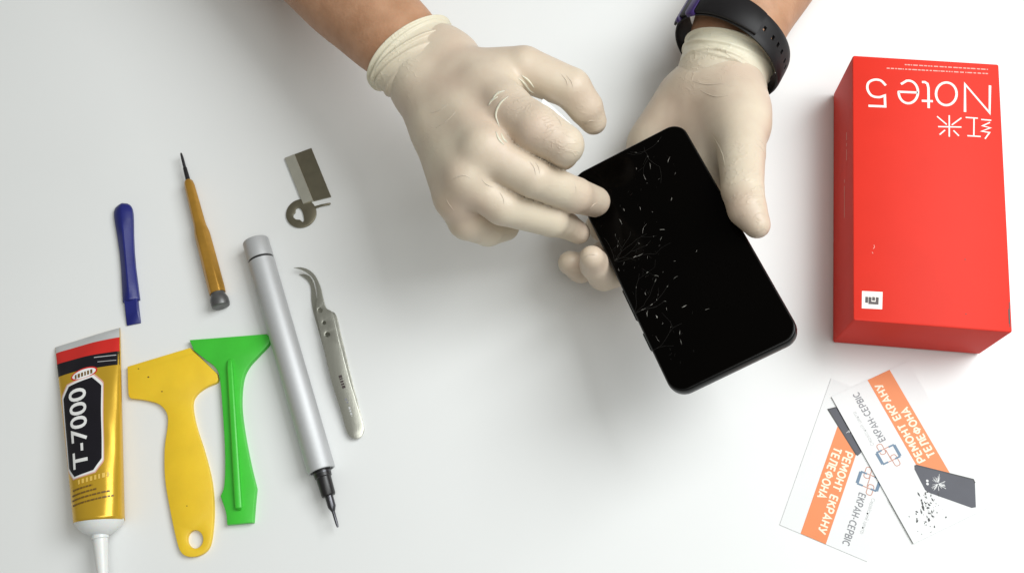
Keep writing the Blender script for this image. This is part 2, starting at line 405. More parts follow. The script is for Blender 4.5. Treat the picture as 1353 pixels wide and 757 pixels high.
def card(name, label, O_, U_, V_, z, upper):
    "O origin, U (90 mm) text direction, V (50 mm) letter-up direction; world mm"
    t = Thing(name, label, 'card', O_, 'business cards by the box')
    def W(u, v, dz=0.0): p = O_+U_*u+V_*v; return (p[0], p[1], z(u, v)+.32+dz)
    nu, nv = 12, 6
    V, Fc = [], []
    for lev in (-.32, 0.0):
        for i in range(nu+1):
            for j in range(nv+1): V.append(W(90*i/nu, 50*j/nv, lev))
    n1 = (nu+1)*(nv+1); I = lambda i, j, k: k*n1+i*(nv+1)+j
    mi = []
    for i in range(nu):
        for j in range(nv):
            Fc.append((I(i, j, 1), I(i+1, j, 1), I(i+1, j+1, 1), I(i, j+1, 1))); Fc.append((I(i, j, 0), I(i+1, j, 0), I(i+1, j+1, 0), I(i, j+1, 0))); mi += [0, 0]
    for i in range(nu):
        for j in (0, nv): Fc.append((I(i, j, 0), I(i+1, j, 0), I(i+1, j, 1), I(i, j, 1))); mi.append(1)
    for j in range(nv):
        for i in (0, nu): Fc.append((I(i, j, 0), I(i, j+1, 0), I(i, j+1, 1), I(i, j, 1))); mi.append(1)
    sheet = t.part('card_sheet', V, Fc, None, mats=['card', 'card_edge'], mi=mi, smooth=0)
    def flat(nm, vv, ff, m, dz): return t.part(nm, [W(a[0], a[1], dz) for a in vv], ff, m, parent=sheet, smooth=0)
    vv, ff = [], []
    for i in range(17):
        u = 24+66*i/16; vv += [(u, 12), (u, 26.5)]
        if i: k = 2*i; ff.append((k-2, k, k+1, k-1))
    flat('orange_band', vv, ff, 'orange', .05)
    def txt(nm, s, u0, u1, v0, v1, m, bold, dz=.10):
        a, b = text2(s, 0); vf = []
        for k, (dx, dy) in enumerate([(0, 0), (bold, 0), (-bold, 0), (0, bold*.8), (0, -bold*.8)] if bold else [(0, 0)]):
            vf.append(([W(u0+(u1-u0)*p[0]+dx, v0+(v1-v0)*p[1]+dy, dz+.022*k+p[2]) for p in a], b))
        t.part(nm, *join(*vf), m, parent=sheet, smooth=0)
    def word(s, u0, u1, v0, v1, wd, m, dz=.10):
        q = stroke_word(s, u0, u1, v0, v1, wd); t.part('lettering', *join(*[([W(a[0], a[1], dz+.004*(i % 9)) for a in vv], ff) for i, (vv, ff) in enumerate(q)]), m, parent=sheet, smooth=0)
    word('РЕМОНТ ЕКРАНУ', 37, 85, 20.4, 24.7, .95, 'cream')
    word('ТЕЛЕФОНА', 37, 67, 13.9, 18.3, .95, 'cream')
    word('ЕКРАН-СЕРВІС', 56, 86, 34.6, 38.4, .6, 'grey_ink')
    txt('small_lettering', 'Сервісний центр', 56, 77, 41.3, 43.9, 'lightgrey_ink', 0)
    def rr(cx, cy, w_, h_, wd, m, dz, r=2.2):
        o_ = rrect(w_, h_, r, 4)+[cx, cy]; a, b = ribbon2(o_, wd, True); flat('emblem_ring', a, b, m, dz)
    rr(48, 37.5, 7.4, 11.4, .5, 'brown_ink', .09); rr(43.6, 35.6, 6.4, 3.2, .45, 'brown_ink', .095, 1.2); rr(52.2, 39.6, 6.0, 3.2, .45, 'brown_ink', .1, 1.2)
    for vb in (31.9, 43.1):
        a, b = ribbon2([(44.6, vb), (51.4, vb)], 1.7); flat('emblem_bar', a, b, 'blue_ink', .12)
        a, b = ribbon2([(44.4, vb), (44.4, vb+(3.4 if vb < 37 else -3.4))], .9); flat('emblem_bar', a, b, 'blue_ink', .125)
        a, b = ribbon2([(51.6, vb), (51.6, vb+(3.4 if vb < 37 else -3.4))], .9); flat('emblem_bar', a, b, 'blue_ink', .13)
    a, b = ribbon2([(45.0, 37.5), (51.0, 37.5)], .45); flat('emblem_bar', a, b, 'brown_ink', .135)
    ph = [(36.4, 27.7), (34.8, 28.6), (22.6, 29.2), (20.6, 28.2), (3.6, 11.2), (3.0, 9.0), (14.6, 2.4), (16.6, 2.2), (36.3, 26.4)]
    if not upper: ph = [(36.4, 27.7), (34.8, 28.6), (22.6, 29.2), (20.6, 28.2), (11.0, 18.6), (10.4, 16.0), (15.0, 8.0), (18.0, 4.0), (36.3, 26.4)]
    flat('printed_phone', ph, [tuple(range(len(ph)))], 'print_phone', .13)
    a, b = ribbon2(ph[-3:]+ph[:1], .7); flat('printed_phone_edge', a, b, 'print_dark', .17)
    r2 = random.Random(3)
    vf = []
    for k in range(34):
        an = r2.uniform(0, 6.28); l0 = r2.uniform(.2, 1.6); l1 = l0+r2.uniform(.8, 5.0)
        vf.append(ribbon2([(22.5+l0*math.cos(an), 21+l0*math.sin(an)*.8), (22.5+l1*math.cos(an+.12), 21+l1*math.sin(an+.12)*.8)], r2.uniform(.1, .3)))
    for (cx, cy) in ((26.4, 25.6), (24.9, 26.4)):
        c_ = arc(cx, cy, .75, .75, 0, 360, 10)[:-1]; vf.append((c_, [tuple(range(10))]))
    t.part('printed_crack', *join(*[([W(a[0], a[1], .19+.004*i) for a in q[0]], q[1]) for i, q in enumerate(vf)]), 'card', parent=sheet, smooth=0)['kind'] = 'stuff'
    vf = []
    for k in range(75):
        d = r2.random()**1.3; u = 19-d*16+r2.gauss(0, 3.2); v_ = 29.5+d*9+r2.gauss(0, 3.6)
        u = min(max(u, 1.5), 31); v_ = min(max(v_, 20.5+max(0, 12-u)*.9), 47)
        s_ = .25+1.5*r2.random()**2.2; an = r2.uniform(0, 6.28)
        c_ = [(u+s_*q*math.cos(an+ph_), v_+s_*q*math.sin(an+ph_)*.6) for ph_, q in ((0, 1.1), (1.6, r2.uniform(.3, .8)), (3.0, .9), (4.6, r2.uniform(.2, .6)))]
        vf.append((c_, [(0, 1, 2, 3)]))
    t.part('printed_shards', *join(*[([W(a[0], a[1], .14+.002*i) for a in q[0]], q[1]) for i, q in enumerate(vf)]), 'print_dark', parent=sheet, smooth=0)['kind'] = 'stuff'
    return t
def axes(o, u): u = (u-o); u[2] = 0; u = u/np.linalg.norm(u); return u, np.array([-u[1], u[0], 0])
a_ = P(1098, 500, 0); b_ = P(1030, 693, 0); U1, V1 = axes(a_, b_.copy()); O1 = b_-U1*90; O1[2] = 0
card('business_card', 'business card with orange band and phone-repair lettering, lying underneath the other card', O1, U1, V1, lambda u, v: .05, False)
a_ = P(1207, 718, 1); b_ = P(1100, 527, 1); U2, V2 = axes(a_, b_.copy()); O2 = a_-V2*50; O2[2] = 0
card('business_card', 'business card with cracked phone picture, lying on top beside the red box', O2, U2, V2, lambda u, v: .65+.0*u+max(0, v-25)*.012, True)

# ------------------------------------------------------------------ phone
PS = 0.9281; PC = np.array([89.18, -17.54, 75.0]); PR = Rz(.2219) @ Rx(-.2246) @ Ry(-.2301)
PWD, PLN, PT = 75.4*PS, 158.6*PS, 8.0
def PHN(x, y, z): return PR @ np.array([x, y, z])+PC
def onphone(px, py):
    d = ray(px, py); n = PR[:, 2]; t = np.dot(PC-CC, n)/np.dot(d, n); q = PR.T @ (CC+d*t-PC); return q[0], q[1]
def zphone(px, py): x, y = onphone(px, py); return PHN(x, y, 0)[2]
ph = Thing('smartphone', 'black smartphone with cracked screen held in the gloved hand', 'phone', PHN(0, 0, -PT))
def slab(w_, l_, r, prof):
    rings = [[PHN(p[0], p[1], z) for p in rrect(w_-2*d, l_-2*d, max(r-d, .5), 8)] for d, z in prof]
    return loft(rings)
fr = ph.part('frame', *slab(PWD, PLN, 9.0, [(2.2, -PT), (.9, -PT+.5), (.2, -PT+1.8), (0, -PT*.5), (.15, -1.4), (.6, -.5), (1.0, -.25), (1.3, -.22)]), 'phone_frame', smooth=50)
ph.part('screen_glass', *slab(PWD-2.2, PLN-2.2, 8.2, [(0, -.9), (0, -.2), (.25, -.04), (.7, 0)]), 'glass', smooth=50)
for (y0, y1) in ((-5, -25), (-33, -44)):       # keys on the left edge
    rings = []
    for y, s_ in ((y0, .5), (y0-.8, 1), (y1+.8, 1), (y1, .5)):
        rings.append([PHN(-PWD/2+a, y, -4.2+b*s_) for a, b in ((.6, 1.2), (-.55*s_, .9), (-.7*s_, 0), (-.55*s_, -.9), (.6, -1.2))])
    ph.part('side_key', *loft(rings), 'phone_frame', parent=fr)
cr, crd = [], []
def chip(px, py, ang, ln, wd, lst):
    x, y = onphone(px, py); n = 4; a = math.radians(ang)
    if abs(x) > PWD/2-2.5 or abs(y) > PLN/2-3: return
    pts = []; dx, dy = math.cos(a), math.sin(a); cu = random.uniform(-.5, .5)
    for i in range(n+1):
        t = i/n-.5; pts.append((x+dx*ln*t-dy*cu*ln*t*t, y+dy*ln*t+dx*cu*ln*t*t))
    wv, wf = [], []
    for i, (qx, qy) in enumerate(pts):
        h = wd*.27*(1-abs(2*i/n-1)**1.5*.85)*random.uniform(.7, 1.2); wv += [(qx-dy*h, qy+dx*h), (qx+dy*h, qy-dx*h)]
        if i: wf.append((2*i-2, 2*i-1, 2*i+1, 2*i))
    lst.append(([PHN(p[0], p[1], .05+random.random()*.02) for p in wv], wf))
Z3 = lambda x, y: (780+x/3.028, 170+y/3.028)
for (x, y, an, ln, wd) in [(217, 195, 75, 4.2, .55), (240, 150, 60, 4.5, .35), (313, 125, 35, 3.4, .45), (185, 160, 60, 1.6, .4), (325, 283, 40, 2.2, .6), (122, 372, 78, 4.0, .55),
        (135, 325, 75, 2.0, .35), (212, 400, 35, 6.0, .3), (288, 404, -40, 2.8, .7), (283, 440, 30, 2.2, .35), (195, 508, -15, 5.0, .4), (266, 588, -60, 2.4, .7), (228, 575, 10, 1.4, .5),
        (376, 711, -10, 2.8, .8), (468, 722, -20, 2.6, .35), (227, 742, 70, 3.0, .45), (305, 720, 60, 1.8, .4), (266, 752, 80, 2, .6), (100, 425, 60, 1.5, .4), (58, 490, 70, 2, .6),
        (110, 470, 40, 1.4, .35), (340, 180, 40, 1.8, .3), (200, 320, 65, 2.5, .3), (338, 530, -30, 1.2, .35), (425, 490, 30, 1.2, .3), (340, 595, 0, 3, .25), (220, 660, 70, 2, .4), (300, 690, -50, 1.3, .35)]:
    chip(*Z3(x, y), an+12, ln, wd, cr)
for (x, y, an, ln, wd) in [(165, 160, 60, 3, .5), (228, 184, 20, 1.2, .8), (145, 255, 70, 3.2, .35), (370, 280, 60, 2.5, .4), (378, 340, 80, 3.5, .3), (243, 435, 60, 5.0, .45), (310, 578, 20, 3.5, .9), (200, 372, 50, 2, .6), (378, 622, 60, 1.5, .4)]:
    chip(820+x/4.73, 380+y/4.73, an, ln, wd, cr)
rc = random.Random(12)
def fracture(x, y, an, n, depth=0):
    "a jagged crack running over the glass, forking now and then; pale slivers painted along it stand for glints"
    pts = [(x, y)]
    for i in range(n):
        an += rc.gauss(0, .26); st_ = rc.uniform(1.8, 4.6); x += st_*math.cos(an); y += st_*math.sin(an)
        if abs(x) > PWD/2-2.5 or abs(y) > PLN/2-3.5: break
        pts.append((x, y))
        if depth < 2 and rc.random() < .22: fracture(x, y, an+rc.choice((-1, 1))*rc.uniform(.4, 1.0), n//2, depth+1)
    if len(pts) < 2: return
    v2, f2 = ribbon2(pts, .10 if depth else .14); crd.append(([PHN(a[0], a[1], .04) for a in v2], f2))
    for a, b in zip(pts, pts[1:]):
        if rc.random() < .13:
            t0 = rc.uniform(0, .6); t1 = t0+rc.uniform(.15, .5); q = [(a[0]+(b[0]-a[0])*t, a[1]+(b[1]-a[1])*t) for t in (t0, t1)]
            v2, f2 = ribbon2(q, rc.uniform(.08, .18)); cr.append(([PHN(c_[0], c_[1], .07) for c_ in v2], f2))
for (px, py, k, sp_) in ((838, 415, 9, 1.5), (812, 345, 6, 1.2), (860, 465, 6, 1.2), (852, 200, 5, 2.6)):
    x0, y0 = onphone(px, py)
    for q in range(k): fracture(x0, y0, (q/(k-1)-.5)*2*sp_+(.5 if py > 300 else -1.2), 7)
for k in range(80):
    t = random.random(); px = np.interp(t, [0, .3, .6, 1], [880, 835, 850, 880])+random.gauss(0, 22); py = 190+300*t+random.gauss(0, 10)
    chip(px, py, random.gauss(65, 30), random.uniform(.6, 2.6), random.uniform(.12, .34), crd if k % 5 else cr)
ph.part('crack_glints', *join(*cr), 'crack', smooth=0)['kind'] = 'stuff'
ph.part('crack_lines', *join(*crd), 'crackdim', smooth=0)['kind'] = 'stuff'

# ------------------------------------------------------------------ hands: signed-distance sculpting, polygonised with surface nets
def smin(a, b, k):
    h = np.clip(k-np.abs(a-b), 0, None)/k; return np.minimum(a, b)-h*h*k*.25
def cone(X, a, b, r1, r2):
    a = np.asarray(a, np.float32); ba = np.asarray(b, np.float32)-a; l2 = float(ba @ ba); rr = r1-r2; a2 = l2-rr*rr
    if a2 < 1: return np.linalg.norm(X-a, axis=-1)-max(r1, r2)
    il2 = 1/l2; pa = X-a; y = pa @ ba; z = y-l2
    q = pa*l2-y[..., None]*ba; x2 = np.einsum('...i,...i->...', q, q); y2 = y*y*l2; z2 = z*z*l2
    k = math.copysign(1, rr)*rr*rr*x2
    d = (np.sqrt(x2*a2*il2)+y*rr)*il2-r1
    c1 = np.sign(z)*a2*z2 > k; c2 = np.sign(y)*a2*y2 < k
    d = np.where(c2, np.sqrt(x2+y2)*il2-r1, d); d = np.where(c1, np.sqrt(x2+z2)*il2-r2, d)
    return d
def surface_nets(D, lo, h):
    nx, ny, nz = D.shape; ins = D < 0
    acc = np.zeros((nx-1, ny-1, nz-1, 3)); cnt = np.zeros((nx-1, ny-1, nz-1))
    cs = [(i, j, k) for i in (0, 1) for j in (0, 1) for k in (0, 1)]
    sl = lambda c: D[c[0]:nx-1+c[0], c[1]:ny-1+c[1], c[2]:nz-1+c[2]]
    for a in cs:
        for ax in range(3):
            if a[ax]: continue
            b = list(a); b[ax] = 1; A_, B_ = sl(a), sl(b); m = (A_ < 0) != (B_ < 0)
            t = np.where(m, A_/np.where(m, A_-B_, 1), 0)
            for q in range(3): acc[..., q] += m*(a[q]+(t if q == ax else 0))
            cnt += m
    act = cnt > 0; idx = -np.ones(act.shape, int); idx[act] = np.arange(act.sum())
    V = (np.argwhere(act)+acc[act]/cnt[act][:, None])*h+lo
    Fq = []
    for ax in range(3):
        s0 = [slice(1, -1)]*3; s1 = [slice(1, -1)]*3
        s0[ax] = slice(0, -1); s1[ax] = slice(1, None)
        a, b = ins[tuple(s0)], ins[tuple(s1)]
        e = np.argwhere(a != b); off = np.ones(3, int); off[ax] = 0; e = e+off
        u, v_ = [q for q in range(3) if q != ax]
        du = np.zeros(3, int); du[u] = 1; dv = np.zeros(3, int); dv[v_] = 1
        Fq.append(np.stack([idx[tuple((e-x).T)] for x in (du*0, du, du+dv, dv)], 1))
    return V, np.concatenate(Fq)
def relax(V, Fq, it=2, lam=.5):
    for _ in range(it):
        acc = np.zeros_like(V); c = np.zeros(len(V))
        for i in range(4):
            a, b = Fq[:, i], Fq[:, (i+1) % 4]
            np.add.at(acc, a, V[b]); np.add.at(acc, b, V[a]); np.add.at(c, a, 1); np.add.at(c, b, 1)
        V = V+lam*(acc/c[:, None]-V)
    return V

def sculpt(palm, fingers, kp=8, kf=3.5, grooves=(), bumps=(), h=1.15):
    "palm: list of round cones; fingers: chains [(point, radius)...]; all points world mm"
    allp = [q for c in palm for q in (c[0], c[1])]+[p for fg in fingers for p, r in fg]
    lo = np.min(allp, 0)-34; hi = np.max(allp, 0)+34
    n = np.ceil((hi-lo)/h).astype(int)
    g = [lo[i]+h*np.arange(n[i]) for i in range(3)]
    X = np.stack(np.meshgrid(*g, indexing='ij'), -1).astype(np.float32)
    pd = None
    for a, b, r1, r2 in palm:
        d = cone(X, a, b, r1, r2); pd = d if pd is None else smin(pd, d, kp)
    D = pd.copy()
    for fg in fingers:
        fd = None
        for (a, ra), (b, rb) in zip(fg, fg[1:]):
            d = cone(X, a, b, ra, rb); fd = d if fd is None else smin(fd, d, 1.2)
        D = np.minimum(D, smin(pd, fd, kf))
    for c, r, s_ in bumps:       # raised knuckles
        D = smin(D, (np.linalg.norm(X-np.asarray(c, np.float32), axis=-1)-r), s_)
    for pts, r, dep in grooves:  # creases pressed in
        gd = None
        for a, b in zip(pts, pts[1:]):
            d = cone(X, a, b, r, r*.98); gd = d if gd is None else np.minimum(gd, d)
        D = D+dep*np.exp(-np.clip(gd+r, 0, None)**2/(r*r*1.2))
    x, y, z = X[..., 0], X[..., 1], X[..., 2]      # slack, uneven latex
    D = D+.25*np.sin(x*.061+1.9*np.sin(y*.043+1)+z*.05)*np.sin(y*.071+z*.06+x*.02)
    V, Fq = surface_nets(D, lo, h)
    return relax(V, Fq, 2, .45), Fq

def Q(*a): return P(*a)
person = Thing('person', 'person with bare forearms and cream latex gloves holding the cracked phone', 'person', (60, 330, 0))

# the hand whose back is seen, its fingertips on the phone
Wa, Wb, Wm = Q(560, 116, 75), Q(592, 86, 77), Q(576, 101, 78)
I1, M1, R1, L1 = Q(668, 140, 108), Q(640, 196, 111), Q(618, 234, 105), Q(603, 260, 93)
palm = [(Wb, I1, 15.5, 13), (Wm, M1, 15.5, 13), (Wa, R1, 15.5, 12.5), (Wa, L1, 15.5, 12), (Q(590, 170, 84), Q(640, 130, 94), 16, 16),
        (Wa, Wb, 15.5, 15.5), (Q(563, 113, 76), Q(549, 96, 74.8), 17.2, 17.2), (Q(593, 84, 77), Q(580, 72, 76), 17.2, 17.0), (Q(618, 105, 84), Q(660, 108, 92), 14, 13)]
zt = zphone(790, 268)
fingers = [
  [(Q(626, 101, 84), 15), (Q(692, 92, 93), 12.4), (Q(754, 117, 91), 11.2), (Q(773, 142, 84), 9.6), (Q(784, 161, 77), 7.3)],
  [(Q(678, 152, 110), 13), (Q(708, 170, 116), 12.2), (Q(745, 192, 114), 10.4), (Q(741, 202, 92), 9.6), (Q(744, 186, 74), 8)],
  [(Q(640, 200, 110), 12.5), (Q(705, 236, 105), 10.3), (Q(760, 258, 85), 9.7), (Q(786, 266, zt+8.6), 8.5)],
  [(Q(617, 238, 103), 11.5), (Q(664, 272, 95), 10.3), (Q(728, 289, 77), 9.6), (Q(748, 298, 60), 7.4), (Q(765, 308, 50), 6.2)],
  [(Q(603, 262, 90), 11.5), (Q(618, 291, 80), 11), (Q(645, 303, 64), 9.5), (Q(668, 300, 52), 8)],
]
bumps = []
Vg, Fg = sculpt(palm, fingers, bumps=bumps)
glove = person.part('glove', Vg, Fg, 'latex', smooth=180)
glove['label'] = 'cream latex glove on the hand seen from its back'
bv1 = BVHTree.FromPolygons([Vector(p) for p in Vg], [tuple(int(i) for i in q) for q in Fg])
def on_mesh(bv, px, py, lift=0.0):
    d = Vector(ray(px, py)).normalized(); hit = bv.ray_cast(Vector(CC), d)
    if hit[0] is None: return None
    n = hit[1]; n = n if n.dot(d) < 0 else -n
    return np.array(hit[0]+n*lift)
def wrinkles(name, bv, lines, parent, r=.75, material='latexcuff'):
    for ln in lines:
        q = [on_mesh(bv, x, y, -.1) for x, y in spline(ln, False, 5)]; q = [p for p in q if p is not None]
        if len(q) < 4: continue
        m = len(q); rr = [max(.12, r*math.sin(math.pi*(i+.4)/(m-.2))**.6) for i in range(m)]
        person.part(name, *tube(q, rr, 7), material, parent=parent, smooth=180)
wrinkles('fold', bv1, [[(660, 168), (655, 152), (661, 137), (672, 127)], [(655, 174), (659, 184), (666, 192)], [(662, 176), (665, 184), (671, 189)],
                       [(650, 132), (657, 124), (667, 120)],
                       [(684, 103), (692, 110), (699, 119), (706, 124)], [(689, 100), (698, 107), (706, 117)], [(645, 140), (650, 133), (658, 128)],
                       ], glove)
wrinkles('joint_crease', bv1, [[(596, 240), (604, 234), (614, 232), (624, 237)], [(589, 262), (593, 270), (600, 279)], [(636, 236), (642, 243), (652, 248)],
                       [(700, 214), (706, 222), (708, 232)], [(707, 214), (712, 222), (713, 230)], [(758, 240), (761, 248), (761, 256)], [(660, 254), (665, 262), (666, 270)],
                       [(748, 100), (755, 108), (757, 117)], [(741, 98), (748, 106), (750, 114)], [(730, 150), (738, 158), (743, 168)], [(568, 150), (580, 146), (592, 138)], [(575, 170), (590, 160), (604, 146)],
                       [(773, 164), (780, 160), (788, 160)], [(776, 284), (782, 287), (790, 286)], [(779, 278), (784, 271), (791, 268)]], glove, .38, 'latex')

# the palm-up hand holding the phone
La, Lb = Q(930, 116, 46), Q(968, 120, 54)
zr = lambda x, y: zphone(x, y)
palm2 = [(La, Q(858, 196, 24), 15.5, 13), (Q(900, 128, 36), Q(866, 180, 28), 14, 12), (Q(940, 116, 46), Q(905, 250, 32), 15.5, 14), (Q(955, 116, 50), Q(935, 250, 44), 15.5, 14.5),
         (Lb, Q(977, 165, 62), 15.5, 16), (La, Lb, 15.5, 15.5), (Q(970, 150, 52), Q(950, 245, 50), 17, 12)]
fingers2 = [
  [(Q(976, 150, 60), 16.5), (Q(980, 205, 76), 12.6), (Q(981, 250, 86), 11.3), (Q(987, 275, 90), 10.2), (Q(1000, 297, 91), 7.2)],
  [(Q(935, 250, 46), 12), (Q(900, 335, 50), 10), (Q(860, 372, 52), 9), (Q(848, 380, 52), 8)],
  [(Q(905, 255, 33), 12), (Q(850, 345, 42), 10), (Q(798, 362, 44), 9.2), (Q(786, 350, 58), 8.2), (Q(782, 341, 68), 6.6)],
  [(Q(885, 245, 29), 11.5), (Q(818, 330, 34), 9.6), (Q(768, 354, 28), 8.4), (Q(753, 347, 34), 6.8)],
  [(Q(864, 210, 25), 11), (Q(822, 285, 30), 9), (Q(796, 300, 28), 8), (Q(790, 296, 32), 7)],
]
Vg2, Fg2 = sculpt(palm2, fingers2, kp=11, kf=8)
glove2 = person.part('glove', Vg2, Fg2, 'latex', smooth=180)
glove2['label'] = 'cream latex glove on the palm-up hand under the phone'
bv2 = BVHTree.FromPolygons([Vector(p) for p in Vg2], [tuple(int(i) for i in q) for q in Fg2])

wrinkles('joint_crease', bv2, [[(1002, 184), (1008, 190), (1012, 198)], [(1000, 190), (1006, 196), (1011, 204)], [(1003, 244), (1007, 250), (1010, 258)], [(972, 258), (966, 262), (960, 268)],
        [(940, 178), (948, 190), (955, 206), (958, 222)], [(925, 120), (945, 128), (965, 126)], [(915, 108), (935, 112), (960, 110)], [(772, 340), (780, 336), (790, 338)]], glove2, .38, 'latex')
pk = [(711, 147), (716, 136), (722, 134), (762, 172), (764, 180), (757, 186), (750, 186)]
pt = np.array([P(x, y, 96-(x-711)*.22) for x, y in spline(pk, True, 4)]); nn = np.array([0, 0, 1.0])
tk = Thing('opening_pick', 'tiny white plastic pick pinched between thumb and index finger', 'pick', pt.mean(0), single=True)
tk.part('opening_pick', *loft([pt-nn*.4, pt+nn*.4]), 'tube_white', single=True, smooth=30)
# forearms and cuffs
def limb(axis, rad, n=40, disp=None, m=40, up=(0, 0, 1)):
    "axis points and (half width, half height) pairs -> rings of a smooth elliptical tube"
    ax = np.array(axis, float); s = np.linspace(0, len(ax)-1, m); k = np.arange(len(ax))
    def cr_(vals):
        out = []
        for t in s:
            i = min(int(t), len(vals)-2); u = t-i; p1, p2 = vals[i], vals[i+1]; p0 = vals[i-1] if i else 2*p1-p2; p3 = vals[i+2] if i+2 < len(vals) else 2*p2-p1
            out.append(.5*((2*p1)+(-p0+p2)*u+(2*p0-5*p1+4*p2-p3)*u*u+(-p0+3*p1-3*p2+p3)*u**3))
        return np.array(out)
    C_ = cr_(ax); R_ = cr_(np.array(rad, float)); rings = []
    for i in range(m):
        d = C_[min(i+1, m-1)]-C_[max(i-1, 0)]; d, sd_, u_ = frame_of(d, up)
        ring = []
        for j in range(n):
            th = 2*math.pi*j/n; dr = disp(i/(m-1), th) if disp else 0
            ring.append(C_[i]+sd_*((R_[i][0]+dr)*math.cos(th))+u_*((R_[i][1]+dr)*math.sin(th)))
        rings.append(ring)
    return rings
arm1 = [Q(570, 100, 78), Q(522, 52, 74), Q(455, -15, 62), Q(360, -120, 50), Q(250, -240, 46)]
fa1 = person.part('forearm', *loft(limb(arm1, [(21, 14), (25.5, 18.2), (30.5, 24), (37, 33), (42, 40)], 56, lambda s, t: .35*math.sin(9*s+3*t)+.2*math.sin(31*s-2*t), 60)), 'skin', smooth=180)
fa1['label'] = 'bare forearm coming in from the upper left'
arm2 = [Q(948, 108, 52), Q(977, 34, 48), Q(1030, -45, 40), Q(1110, -170, 40), Q(1190, -300, 44)]
fa2 = person.part('forearm', *loft(limb(arm2, [(21, 17), (27, 21.5), (29, 24), (35, 32), (41, 39)], 56, lambda s, t: .35*math.sin(9*s+3*t)+.2*math.sin(31*s-2*t), 60)), 'skin', smooth=180)
fa2['label'] = 'bare forearm behind the black watch strap'
def folds(seed, k, amp):
    r = random.Random(seed); fs = [(r.uniform(.05, .95), r.uniform(-.35, .35), r.uniform(0, 6.28), r.uniform(.012, .03), r.uniform(.5, 1.0)) for _ in range(k)]
    def d(s, th):
        v = 0
        for s0, sl, ph_, wd, a in fs:
            x = (s-(s0+sl*math.sin(th+ph_)*.5))/wd; v += a*amp*math.exp(-x*x)*(.5+.5*math.sin(th*1.0+ph_*2.3))
        return v
    return d
def cuff(axis, rad, disp, parent, lip):
    m = 90; rg = limb(axis, rad, 120, disp, m)
    cen = np.mean(rg[-1], 0)
    for q in (.985, .955, .93): rg.append([cen+(p-cen)*q for p in rg[-1]])
    o = person.part('cuff', *loft(rg, cap=False), 'cufffade', parent=parent, smooth=180)
    at = o.data.attributes.new('fade', 'FLOAT', 'POINT'); k = len(rg)
    at.data.foreach_set('value', np.repeat([min(1, max(0, (i/m-lip)/.45)) for i in range(k)], 120).astype(np.float32))
    return o
def ridge_(x, a): return a*math.exp(-x*x) if x < 0 else a*math.exp(-x*x*.25)
def cuffdisp1(s, t):
    # t: angle round the wrist (pi/2 = up); long diagonal folds running from the outer side of the rim towards the thumb
    v = 0
    for s0, sl, wd, a in ((.90, -.05, .018, 1.0), (.74, .30, .020, 1.5), (.60, .42, .018, 1.3), (.47, .30, .016, .8), (.33, .22, .016, .5)):
        x = (s-(s0+sl*(t-math.pi/2)*.35))/wd; v += ridge_(x, a)
    k = min(1, max(0, (s-.42)/.25)); v *= k*k*(3-2*k)
    return v+2.0*math.exp(-((s-.975)/.025)**2)+.35*math.sin(3*t+8*s)*s
cf1 = [Q(600, 128, 84), Q(578, 108, 80), Q(556, 86, 77), Q(539, 68, 75.5)]
cuff(cf1, [(19, 13), (22.5, 15.5), (25.8, 18.4), (27.6, 20)], cuffdisp1, glove, .55)
def cuffdisp2(s, t):
    v = 0
    for s0, sl, wd, a in ((.36, .10, .03, 1.6), (.52, -.25, .022, 1.1), (.66, .30, .022, 1.3), (.80, -.12, .02, 1.2), (.58, .05, .02, .8)):
        x = (s-(s0+sl*math.sin((t-math.pi/2)*1.3+s0*9)*.5))/wd; v += ridge_(x, a)*(.6+.4*math.sin(2*t+s0*20))
    return v+1.7*math.exp(-((s-.965)/.035)**2)+.5*math.sin(2*t+6*s)*s
cf2 = [Q(945, 142, 46), Q(949, 116, 49), Q(957, 92, 50), Q(966, 70, 50)]
cuff(cf2, [(16, 11), (24.0, 19.0), (26.5, 22), (27, 22.5)], cuffdisp2, glove2, .3)

# ------------------------------------------------------------------ watch strap round the wrist
wc = Q(967, 61, 50); wd_, ws, wu = frame_of(Q(1030, -45, 42)-Q(960, 80, 52))
watch = Thing('wristwatch', 'black watch band with punched holes and purple keeper on the wrist', 'watch', wc)
NA, NW, HW = 120, 13, 9.6
def loopp(th, x, r=0.0):
    a, b = 32.5+r, 28.0+r
    lean = -4.5*math.cos(th)      # the loose loop leans
    return wc+ws*(a*math.cos(th))+wu*(b*math.sin(th))+wd_*(x+lean)
holes = set()
Vw, Fw = [], []
TH = 2.4
hole_c = [math.radians(a) for a in (62, 52, 42, 32, 22, 12)]
def strap():
    V, Fc = [], []
    idx = {}
    def vid(i, j, k):
        key = (i % NA, j, k)
        if key not in idx:
            x = (j/(NW-1)-.5)*2; rnd = (abs(x)**6)*.8
            idx[key] = len(V); V.append(loopp(2*math.pi*i/NA, x*HW, (TH-rnd if k else rnd)))
        return idx[key]
    cut = set()
    for c in hole_c:
        i0 = int(round(c/(2*math.pi)*NA))
        for j in (5, 6): cut.add((i0, j))
    for i in range(NA):
        for j in range(NW-1):
            if (i, j) in cut:
                for (p, q, e) in (((i, j), (i+1, j), (i, j-1)), ((i, j+1), (i+1, j+1), (i, j+1)), ((i, j), (i, j+1), (i-1, j)), ((i+1, j), (i+1, j+1), (i+1, j))):
                    if e not in cut: Fc.append((vid(*p, 0), vid(*q, 0), vid(*q, 1), vid(*p, 1)))
                continue
            for k in (0, 1): Fc.append((vid(i, j, k), vid(i+1, j, k), vid(i+1, j+1, k), vid(i, j+1, k)))
        for j in (0, NW-1): Fc.append((vid(i, j, 0), vid(i+1, j, 0), vid(i+1, j, 1), vid(i, j, 1)))
    return V, Fc
st = watch.part('strap', *strap(), 'strap', smooth=50)
